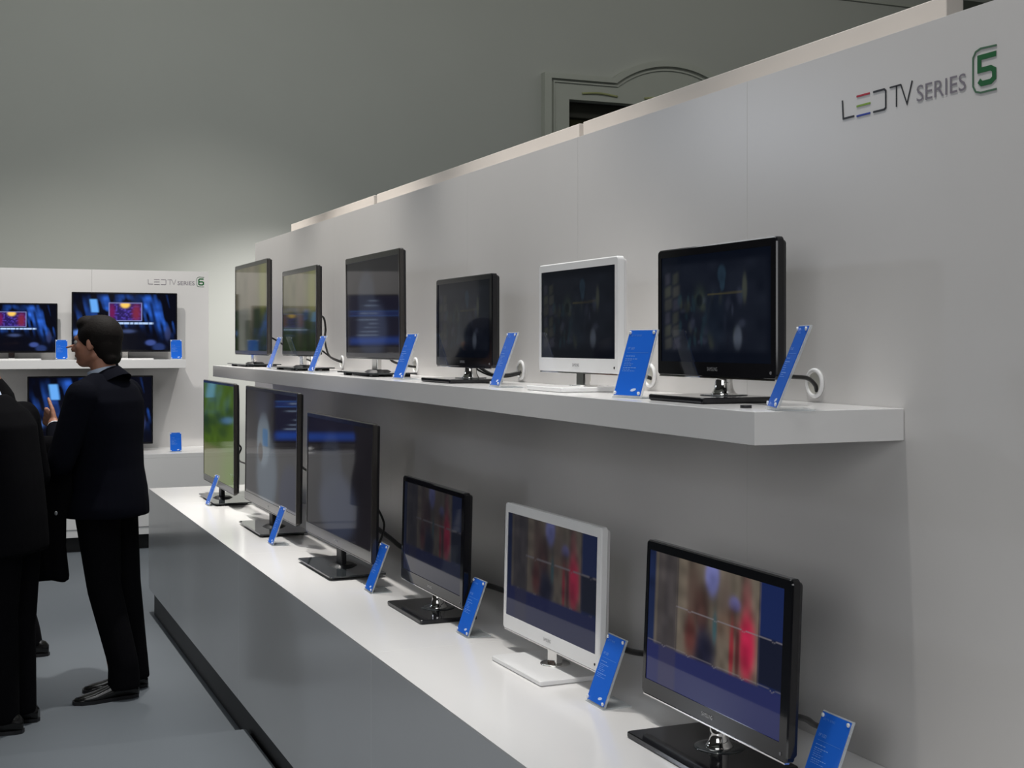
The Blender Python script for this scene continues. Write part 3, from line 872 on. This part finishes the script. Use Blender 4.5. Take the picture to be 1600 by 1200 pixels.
cable('second black cable leaving the small upper monitor',
      [(1.645, 4.335, 1.565), (1.66, 4.32, 1.545), (1.70, 4.28, 1.520), (1.74, 4.235, 1.515), (1.785, 4.21, 1.525)], 0.0035)
cable('black cable below the card by the tall upper television',
      [(1.625, 5.22, 1.60), (1.66, 5.27, 1.56), (1.72, 5.31, 1.540), (1.785, 5.328, 1.530)], 0.005)
cable('black cable looping from the second upper television',
      [(1.625, 6.34, 1.76), (1.64, 6.28, 1.752), (1.645, 6.26, 1.70), (1.65, 6.29, 1.64), (1.70, 6.39, 1.565), (1.785, 6.47, 1.533)], 0.005)
cable('straight black cable under the second upper television',
      [(1.625, 6.42, 1.62), (1.66, 6.42, 1.60), (1.72, 6.44, 1.56), (1.785, 6.475, 1.538)], 0.004)
cable('black cable behind the farthest upper television',
      [(1.625, 7.35, 1.66), (1.66, 7.27, 1.63), (1.71, 7.17, 1.575), (1.785, 7.10, 1.533)], 0.005)
cable('thick black cable right of the nearest counter monitor',
      [(1.55, 2.30, 0.885), (1.565, 2.275, 0.880), (1.61, 2.30, 0.862), (1.68, 2.36, 0.825), (1.785, 2.42, 0.79)], 0.0065)
cable('thick black cable between the white and nearest counter monitors',
      [(1.540, 3.12, 0.880), (1.55, 3.088, 0.87), (1.59, 3.08, 0.845), (1.68, 3.15, 0.81), (1.785, 3.22, 0.785)], 0.008)
cable('thick black cable between the small black and white counter monitors',
      [(1.49, 4.10, 0.85), (1.53, 4.04, 0.852), (1.60, 4.05, 0.845), (1.70, 4.13, 0.805), (1.785, 4.19, 0.775)], 0.009)
cable('thick straight black cable behind the third counter television',
      [(1.42, 4.98, 0.95), (1.50, 5.02, 0.925), (1.62, 5.17, 0.85), (1.72, 5.33, 0.785), (1.785, 5.40, 0.76)], 0.010)
cable('thin black cable arching beside the third counter television',
      [(1.42, 4.99, 1.03), (1.50, 5.015, 1.015), (1.545, 5.02, 0.95), (1.55, 5.02, 0.90), (1.51, 4.99, 0.84), (1.44, 4.98, 0.82)], 0.0045)
cable('thin black cable behind the wide counter television',
      [(1.42, 6.12, 1.10), (1.50, 6.208, 1.059), (1.65, 6.587, 0.985), (1.785, 6.9, 0.93)], 0.006)
cable('black cable kinked beside the far green television',
      [(1.415, 7.40, 1.085), (1.45, 7.463, 1.078), (1.50, 7.56, 1.04), (1.49, 7.60, 0.99), (1.53, 7.75, 0.95), (1.62, 8.02, 0.91), (1.785, 8.4, 0.85)], 0.005)

# ------------------------------------------------------------ people
def remeshed(mb, name, m, parent, voxel=0.008, smooth=4, fac=0.5):
    me = bpy.data.meshes.new('tmp')
    bmesh.ops.recalc_face_normals(mb.bm, faces=mb.bm.faces[:])
    mb.bm.to_mesh(me)
    mb.bm.free()
    ob = bpy.data.objects.new('tmp', me)
    C.objects.link(ob)
    r = ob.modifiers.new('r', 'REMESH')
    r.mode = 'VOXEL'
    r.voxel_size = voxel
    if smooth:
        s = ob.modifiers.new('s', 'SMOOTH')
        s.iterations = smooth
        s.factor = fac
    dg = bpy.context.evaluated_depsgraph_get()
    out_ = bpy.data.meshes.new_from_object(ob.evaluated_get(dg))
    bpy.data.objects.remove(ob)
    bpy.data.meshes.remove(me)
    out_.materials.clear()
    out_.materials.append(m)
    out_.polygons.foreach_set('use_smooth', [True] * len(out_.polygons))
    out_.name = name
    o = bpy.data.objects.new(name, out_)
    C.objects.link(o)
    o.parent = parent
    return o

def stack(mb, secs, n=28, p=2.4):
    """secs: (x, y, z, half depth in x, half width in y)"""
    rings = []
    for cx, cy, z, a, b in secs:
        ring = []
        for k in range(n):
            t = 2 * math.pi * k / n
            c, s = math.cos(t), math.sin(t)
            ring.append((cx + a * abs(c) ** (2 / p) * (1 if c > 0 else -1), cy + b * abs(s) ** (2 / p) * (1 if s > 0 else -1), z))
        rings.append(ring)
    mb.loft(rings, smooth=True)
    return mb

def hand(mb, wrist, fdir, up, spread, curls, thumb_up=0.0, sc=1.0, r=0.0082):
    """fdir: direction of the fingers, up: back of the hand, spread: towards the thumb"""
    f, u, s = Vector(fdir).normalized(), Vector(up).normalized(), Vector(spread).normalized()
    w = Vector(wrist)
    mb.cap(w - f * 0.03, w + f * 0.01, 0.027 * sc, 0.026 * sc, 12)
    for k, off in enumerate((0.030, 0.010, -0.010, -0.029)):
        root = w + f * 0.085 * sc + s * off * sc
        mb.cap(w + f * 0.01 + s * off * 0.6 * sc, root, 0.0135 * sc, 0.0115 * sc, 10)
        L = (0.040, 0.045, 0.042, 0.033)[k] * sc
        c = curls[k]
        p = root
        d = (f + s * (0.10 - 0.08 * k)).normalized()
        for j, ll in enumerate((L, L * 0.62, L * 0.5)):
            a = c * (0.7, 1.0, 0.7)[j]
            d = (d * math.cos(a) - u * math.sin(a)).normalized()
            q = p + d * ll
            mb.cap(p, q, r * sc * (1 - 0.06 * j), r * sc * (0.94 - 0.06 * j), 8)
            p = q
    p = w + f * 0.015 + s * 0.022 * sc
    d = (f * 0.55 + s * 0.8 + u * thumb_up).normalized()
    q = p + d * 0.042 * sc
    mb.cap(p, q, 0.0145 * sc, 0.011 * sc, 10)
    d = (d + f * 0.5).normalized()
    q2 = q + d * 0.032 * sc
    mb.cap(q, q2, 0.0105 * sc, 0.0095 * sc, 8)
    mb.cap(q2, q2 + d * 0.022 * sc, 0.0095 * sc, 0.008 * sc, 8)

def shoe(parent, ankle, ang, m=M_SHOE, L=0.29):
    """ankle (x,y) on the ground, ang: toe direction in radians (local)"""
    mb = MB()
    mb.M = Matrix.Translation((ankle[0], ankle[1], 0)) @ Matrix.Rotation(ang, 4, 'Z')
    secs = []
    for t, hw, top in ((-0.075, 0.024, 0.055), (-0.06, 0.033, 0.075), (-0.02, 0.035, 0.088), (0.03, 0.036, 0.080), (0.08, 0.042, 0.060),
                       (0.13, 0.047, 0.045), (0.17, 0.044, 0.038), (0.20, 0.034, 0.030), (0.215, 0.018, 0.022)):
        ring = []
        for k in range(16):
            a = 2 * math.pi * k / 16
            y, z = hw * math.cos(a), math.sin(a)
            z = top * (0.5 + 0.5 * z) if z > -0.4 else 0.014
            ring.append((t * L / 0.29, y, max(z, 0.014)))
        secs.append(ring)
    mb.loft(secs, smooth=True)
    o = mb.build('shoe', m, parent)
    so = MB()
    so.M = Matrix.Translation((ankle[0], ankle[1], 0)) @ Matrix.Rotation(ang, 4, 'Z')
    out2 = [(-0.08, 0.0), (-0.072, 0.024), (-0.04, 0.036), (0.03, 0.036), (0.08, 0.044), (0.14, 0.05), (0.19, 0.042), (0.218, 0.02), (0.222, 0.0)]
    pts = [(x * L / 0.29, y) for x, y in out2] + [(x * L / 0.29, -y) for x, y in out2[::-1][1:-1]]
    so.plate(pts, lambda u, v, w_: (u, v, w_), 0.016)
    so.build('sole', M_BACKPL, o)
    return o

def head_shapes(mb, hx, hy, hz, face, sc=1.0):
    """hx,hy,hz head centre; face: yaw of the face in the local frame"""
    R = Matrix.Rotation(face, 3, 'Z')
    P = lambda x, y, z: Vector((hx, hy, hz)) + R @ Vector((x, y, z)) * sc
    mb.ball(P(-0.012, 0, 0.022), (0.096 * sc, 0.074 * sc, 0.098 * sc), 20, 14, R)
    mb.ball(P(0.030, 0, -0.030), (0.064 * sc, 0.062 * sc, 0.085 * sc), 18, 12, R)
    mb.ball(P(0.052, 0, -0.088), (0.034 * sc, 0.036 * sc, 0.026 * sc), 14, 10, R)       # chin
    mb.cap(P(-0.01, 0.045, -0.060), P(0.05, 0.022, -0.088), 0.022 * sc, 0.018 * sc)         # jaw
    mb.cap(P(-0.01, -0.045, -0.060), P(0.05, -0.022, -0.088), 0.022 * sc, 0.018 * sc)
    mb.cap(P(0.084, 0, 0.005), P(0.104, 0, -0.030), 0.009 * sc, 0.013 * sc)                # nose
    mb.ball(P(0.092, 0.010, -0.034), 0.009 * sc, 8, 6)
    mb.ball(P(0.092, -0.010, -0.034), 0.009 * sc, 8, 6)
    mb.cap(P(0.080, 0.030, 0.020), P(0.080, -0.030, 0.020), 0.012 * sc, 0.012 * sc)        # brow
    mb.cap(P(0.084, 0.017, -0.060), P(0.084, -0.017, -0.060), 0.0085 * sc, 0.0085 * sc)    # lips
    for s in (1, -1):
        mb.ball(P(0.0, s * 0.076, -0.008), (0.018 * sc, 0.007 * sc, 0.031 * sc), 12, 8, R @ Matrix.Rotation(s * 0.35, 3, 'Z'))
        mb.ball(P(0.058, s * 0.040, -0.022), (0.022 * sc, 0.020 * sc, 0.022 * sc), 10, 8, R)
    return P

def eyes(P, parent):
    for s in (1, -1):
        MB().ball(P(0.079, s * 0.031, 0.001), 0.011, 10, 8).build('eye', M_EYE, parent)

# --- man A: dark suit, hand raised, looking away to the far screens
A = thing('person', 'person in dark suit, dark hair, hand raised, facing the far televisions', 'person', (0.735, 6.49, 0.0), math.radians(140))
# local: +x forward, +y his left (near the camera)
hA = (0.135, 0.015, 1.632)
b = MB()
P = head_shapes(b, *hA, math.radians(14), 1.02)
b.cap((0.115, 0.01, 1.59), (0.085, 0.0, 1.43), 0.055, 0.062)
stack(b, [(0.06, 0, 0.85, 0.07, 0.11), (0.06, 0, 1.0, 0.075, 0.12), (0.08, 0, 1.2, 0.08, 0.13), (0.085, 0, 1.38, 0.07, 0.14), (0.085, 0, 1.45, 0.05, 0.09)])
LS, LE, LW = Vector((0.085, 0.19, 1.385)), Vector((0.150, 0.262, 1.09)), Vector((0.285, 0.115, 1.235))
RS, RE, RW = Vector((0.10, -0.18, 1.385)), Vector((0.20, -0.24, 1.36)), Vector((0.170, -0.110, 1.598))
for s_, e_, w_ in ((LS, LE, LW), (RS, RE, RW)):
    b.cap(s_, e_, 0.045, 0.036)
    b.cap(e_, w_, 0.036, 0.026)
for sy in (1, -1):
    hip, kn, an = (0.088, sy * 0.070, 0.86), (0.045, sy * 0.080, 0.50), (-0.03 + (0.03 if sy < 0 else 0), sy * 0.085, 0.09)
    b.cap(hip, kn, 0.07, 0.05)
    b.cap(kn, an, 0.05, 0.035)
fd = (LW - LE).normalized()
hand(b, LW + fd * 0.025, (0.80, -0.35, 0.40), (-0.25, 0.75, 0.3), (-0.15, 0.0, 1.0), (1.25, 1.3, 1.3, 1.3), 0.1, 1.05)
hand(b, RW + (RW - RE).normalized() * 0.02, (0.98, 0.10, 0.02), (0.0, -0.3, 0.95), (0.0, 1.0, 0.1), (0.12, 1.3, 1.5, 1.6), 0.0)
remeshed(b, 'body', M_SKIN, A, 0.0055, 3)
eyes(P, A)
h_ = MB()
Rf = Matrix.Rotation(math.radians(14), 3, 'Z')
h_.ball(P(-0.022, 0, 0.034), (0.106, 0.088, 0.098), 22, 14, Rf)
h_.ball(P(-0.052, 0, -0.010), (0.068, 0.078, 0.092), 22, 14, Rf)
h_.ball(P(0.030, 0, 0.085), (0.060, 0.062, 0.042), 18, 10, Rf)
h_.cap(P(-0.012, 0.072, 0.03), P(-0.012, 0.074, -0.002), 0.014, 0.010)
h_.cap(P(-0.012, -0.072, 0.03), P(-0.012, -0.074, -0.002), 0.014, 0.010)
h_.cap(P(-0.075, 0.03, -0.07), P(-0.075, -0.03, -0.07), 0.034, 0.034)
remeshed(h_, 'hair', M_HAIR, A, 0.007, 2)
c_ = MB()
c_.M = Matrix.Translation((0.098, 0.005, 1.475)) @ Matrix.Rotation(math.radians(16), 4, 'Y')
c_.loft([[(0.070 * math.cos(t), 0.070 * math.sin(t), z) for t in [2 * math.pi * k / 24 for k in range(24)]] for z in (-0.045, 0.032)], cap0=False, cap1=False, smooth=True)
c_.loft([[(0.065 * math.cos(t), 0.065 * math.sin(t), z) for t in [2 * math.pi * k / 24 for k in range(24)]] for z in (-0.045, 0.032)], cap0=False, cap1=False, smooth=True)
cf = MB()
fd2 = (RW - RE).normalized()
c_.build('shirt_collar', M_SHIRT, A)
for nm, w_, d_ in (('shirt_cuff', LW, fd), ('shirt_cuff', RW, fd2)):
    MB().cyl(w_ - d_ * 0.02, w_ + d_ * 0.014, 0.034, 0.034, 18).build(nm, mat('white_cotton', (0.7, 0.71, 0.75), 0.7, noise=0.03, nscale=60), A)
j = MB()
stack(j, [(0.085, 0.01, 0.825, 0.185, 0.200), (0.085, 0.01, 0.87, 0.183, 0.200), (0.08, 0, 0.95, 0.165, 0.190), (0.085, 0, 1.05, 0.152, 0.178), (0.08, 0, 1.16, 0.138, 0.182), (0.075, 0, 1.27, 0.130, 0.200),
          (0.075, 0, 1.36, 0.122, 0.205), (0.078, 0, 1.42, 0.098, 0.180), (0.085, 0, 1.46, 0.075, 0.125), (0.092, 0, 1.49, 0.060, 0.075)])
for s_, e_, w_ in ((LS, LE, LW), (RS, RE, RW)):
    j.cap(s_, e_, 0.078, 0.062)
    j.cap(e_, w_ - (w_ - e_).normalized() * 0.01, 0.062, 0.042)
j.cap((0.09, 0.07, 1.435), LS, 0.062, 0.074)
j.cap((0.09, -0.07, 1.435), RS, 0.062, 0.074)
remeshed(j, 'jacket', M_SUIT2, A, 0.009, 5)
c_ = MB()
c_.M = Matrix.Translation((0.088, 0.0, 1.478)) @ Matrix.Rotation(math.radians(34), 4, 'Y')
c_.loft([[(r * 1.05 * math.cos(t), r * 1.08 * math.sin(t), z) for t in [2 * math.pi * k / 24 for k in range(24)]] for r, z in ((0.094, -0.055), (0.072, 0.006), (0.067, 0.006), (0.088, -0.055))], cap0=False, cap1=False, smooth=True)
c_.build('jacket_collar', M_SUIT2, A)
t_ = MB()
for sy, ax_ in ((1, -0.05), (-1, 0.01)):
    t_.cap((0.090, sy * 0.070, 0.88), (0.045, sy * 0.080, 0.50), 0.108, 0.078)
    t_.cap((0.045, sy * 0.080, 0.50), (ax_ - 0.01, sy * 0.085, 0.16), 0.078, 0.068)
    t_.cyl((ax_ - 0.01, sy * 0.085, 0.16), (ax_ - 0.015, sy * 0.085, 0.045), 0.068, 0.074, 18)
remeshed(t_, 'trousers', M_SUIT, A, 0.009, 4)
shoe(A, (-0.055, 0.09), math.radians(50))
shoe(A, (0.01, -0.085), math.radians(42))

# --- man B: long dark coat, cut by the left picture edge
B = thing('person', 'person in dark suit with greying hair, cut by the left edge', 'person', (0.212, 6.09, 0.0), math.radians(150))
b = MB()
P = head_shapes(b, 0.16, 0.0, 1.535, math.radians(10), 0.95)
b.cap((0.135, 0.0, 1.49), (0.075, 0.0, 1.36), 0.055, 0.062)
stack(b, [(0.02, 0, 0.80, 0.07, 0.11), (0.02, 0, 1.0, 0.08, 0.12), (0.03, 0, 1.2, 0.08, 0.13), (0.05, 0, 1.36, 0.06, 0.12)])
LS, LE, LW = Vector((0.03, 0.19, 1.30)), Vector((0.03, 0.25, 1.03)), Vector((0.24, 0.17, 0.98))
RS, RE, RW = Vector((0.03, -0.19, 1.30)), Vector((0.0, -0.25, 1.04)), Vector((0.20, -0.17, 0.96))
for s_, e_, w_ in ((LS, LE, LW), (RS, RE, RW)):
    b.cap(s_, e_, 0.045, 0.036)
    b.cap(e_, w_, 0.036, 0.026)
    hand(b, w_ + (w_ - e_).normalized() * 0.02, (1, 0, -0.3), (0, 0, 1) , (0, -1 if s_.y > 0 else 1, 0.2), (0.4, 0.45, 0.5, 0.55))
for sy in (1, -1):
    b.cap((0.0, sy * 0.08, 0.83), (0.0, sy * 0.08, 0.46), 0.07, 0.05)
    b.cap((0.0, sy * 0.08, 0.46), (-0.02, sy * 0.08, 0.09), 0.05, 0.035)
remeshed(b, 'body', M_SKIN, B, 0.0065, 3)
eyes(P, B)
h_ = MB()
Rf = Matrix.Rotation(math.radians(10), 3, 'Z')
h_.ball(P(-0.020, 0, 0.034), (0.096, 0.081, 0.092), 22, 14, Rf)
h_.ball(P(-0.050, 0, -0.010), (0.064, 0.074, 0.082), 22, 14, Rf)
remeshed(h_, 'hair', M_HAIRG, B, 0.007, 2)
c_ = MB()
c_.M = Matrix.Translation((0.100, 0, 1.395)) @ Matrix.Rotation(math.radians(25), 4, 'Y')
c_.loft([[(r * math.cos(t), r * math.sin(t), z) for t in [2 * math.pi * k / 24 for k in range(24)]] for r, z in ((0.072, -0.05), (0.070, 0.018), (0.065, 0.018), (0.067, -0.05))], cap0=False, cap1=False, smooth=True)
c_.build('shirt_collar', M_SHIRT, B)
j = MB()
stack(j, [(0.0, 0, 0.745, 0.15, 0.215), (0.0, 0, 0.80, 0.15, 0.21), (0.0, 0, 0.90, 0.145, 0.20), (0.01, 0, 1.05, 0.140, 0.195), (0.03, 0, 1.18, 0.14, 0.20),
          (0.035, 0, 1.28, 0.13, 0.205), (0.04, 0, 1.34, 0.10, 0.17), (0.06, 0, 1.385, 0.08, 0.11), (0.07, 0, 1.41, 0.065, 0.08)])
for s_, e_, w_ in ((LS, LE, LW), (RS, RE, RW)):
    j.cap(s_, e_, 0.080, 0.070)
    j.cap(e_, w_, 0.068, 0.050)
remeshed(j, 'jacket', M_SUIT, B, 0.010, 5)
t_ = MB()
for sy in (1, -1):
    t_.cap((0.0, sy * 0.08, 0.80), (0.0, sy * 0.085, 0.45), 0.11, 0.085)
    t_.cyl((0.0, sy * 0.075, 0.45), (-0.02, sy * 0.075, 0.04), 0.085, 0.072, 18)
remeshed(t_, 'trousers', M_SUIT, B, 0.010, 4)
shoe(B, (-0.04, 0.09), math.radians(25))
shoe(B, (-0.02, -0.09), math.radians(15))

# --- man C: behind B, only a shoulder and a shoe are seen
Cc = thing('person', 'person in dark jacket behind the greying one, only shoulder and shoe showing', 'person', (0.185, 7.61, 0.0), math.radians(165))
b = MB()
P = head_shapes(b, 0.11, 0.0, 1.59, 0.0, 0.98)
b.cap((0.085, 0.0, 1.55), (0.0, 0.0, 1.42), 0.055, 0.062)
stack(b, [(0, 0, 0.85, 0.07, 0.11), (0, 0, 1.2, 0.08, 0.13), (0, 0, 1.41, 0.06, 0.13)])
LS, LE, LW = Vector((0.0, 0.20, 1.335)), Vector((0.0, 0.24, 1.07)), Vector((0.20, 0.16, 1.00))
RS, RE, RW = Vector((0.0, -0.20, 1.335)), Vector((-0.02, -0.24, 1.07)), Vector((0.02, -0.23, 0.82))
for s_, e_, w_ in ((LS, LE, LW), (RS, RE, RW)):
    b.cap(s_, e_, 0.045, 0.036)
    b.cap(e_, w_, 0.036, 0.026)
    hand(b, w_ + (w_ - e_).normalized() * 0.02, (w_ - e_), (0, 1 if s_.y > 0 else -1, 0.2), (1, 0, 0.2), (0.3, 0.35, 0.4, 0.45))
for sy, ax_ in ((1, -0.22), (-1, 0.02)):
    b.cap((0, sy * 0.09, 0.88), (ax_ * 0.4, sy * 0.10, 0.48), 0.07, 0.05)
    b.cap((ax_ * 0.4, sy * 0.10, 0.48), (ax_, sy * 0.12, 0.10), 0.05, 0.035)
remeshed(b, 'body', M_SKIN, Cc, 0.007, 3)
eyes(P, Cc)
h_ = MB()
h_.ball(P(-0.020, 0, 0.036), (0.099, 0.083, 0.095), 22, 14)
h_.ball(P(-0.050, 0, -0.010), (0.066, 0.076, 0.085), 22, 14)
remeshed(h_, 'hair', M_HAIR, Cc, 0.008, 2)
j = MB()
stack(j, [(0, 0, 0.76, 0.13, 0.20), (0, 0, 0.95, 0.13, 0.19), (0, 0, 1.15, 0.125, 0.185), (0, 0, 1.28, 0.13, 0.205), (0, 0, 1.36, 0.11, 0.20), (0.005, 0, 1.41, 0.085, 0.14), (0.015, 0, 1.45, 0.065, 0.085)])
for s_, e_, w_ in ((LS, LE, LW), (RS, RE, RW)):
    j.cap(s_, e_, 0.078, 0.062)
    j.cap(e_, w_, 0.062, 0.045)
remeshed(j, 'jacket', M_SUIT, Cc, 0.010, 5)
t_ = MB()
for sy, ax_ in ((1, -0.22), (-1, 0.02)):
    t_.cap((0, sy * 0.085, 0.86), (ax_ * 0.4, sy * 0.095, 0.50), 0.11, 0.085)
    t_.cap((ax_ * 0.4, sy * 0.095, 0.50), (ax_ * 0.95, sy * 0.118, 0.14), 0.083, 0.070)
    t_.cyl((ax_ * 0.95, sy * 0.118, 0.14), (ax_, sy * 0.12, 0.05), 0.070, 0.074, 18)
remeshed(t_, 'trousers', M_SUIT, Cc, 0.010, 4)
shoe(Cc, (-0.25, 0.13), math.radians(10))
shoe(Cc, (0.03, -0.12), math.radians(-10))

# --- coat hanging over the forearm of man A
ct_ = thing('coat', 'long dark coat hanging over the bent forearm of the dark-haired person', 'coat', (0.395, 6.47, 0.55))
lat, dep = Vector((0.9232, -0.3843, 0)), Vector((0.3843, 0.9232, 0))
m_ = MB()
rings = []
for z, c, hw, hd in ((0.0, 0.015, 0.085, 0.040), (0.02, 0.014, 0.088, 0.045), (0.15, 0.004, 0.084, 0.046), (0.28, 0.002, 0.088, 0.050), (0.40, 0.016, 0.104, 0.054),
                     (0.56, 0.016, 0.096, 0.056), (0.62, 0.0, 0.072, 0.050), (0.655, 0.004, 0.055, 0.030)):
    ring = []
    for k in range(48):
        t = 2 * math.pi * k / 48
        wv = 1 + (0.10 * math.sin(7 * t + 2 * z) + 0.05 * math.sin(11 * t)) * (1 - z / 0.66)
        ring.append(tuple(lat * (c + hw * math.cos(t) * (1 + 0.3 * (wv - 1))) + dep * (hd * math.sin(t) * wv) + Vector((0, 0, z + 0.006 * math.sin(3 * t) * (1 - z / 0.66)))))
    rings.append(ring)
m_.loft(rings, smooth=True)
m_.build('draped_cloth', M_SUIT, ct_)
MB().ball(tuple(lat * 0.060 - dep * 0.040 + Vector((0, 0, 0.31))), (0.008, 0.006, 0.011), 10, 8).build('button', M_LOGO, ct_)
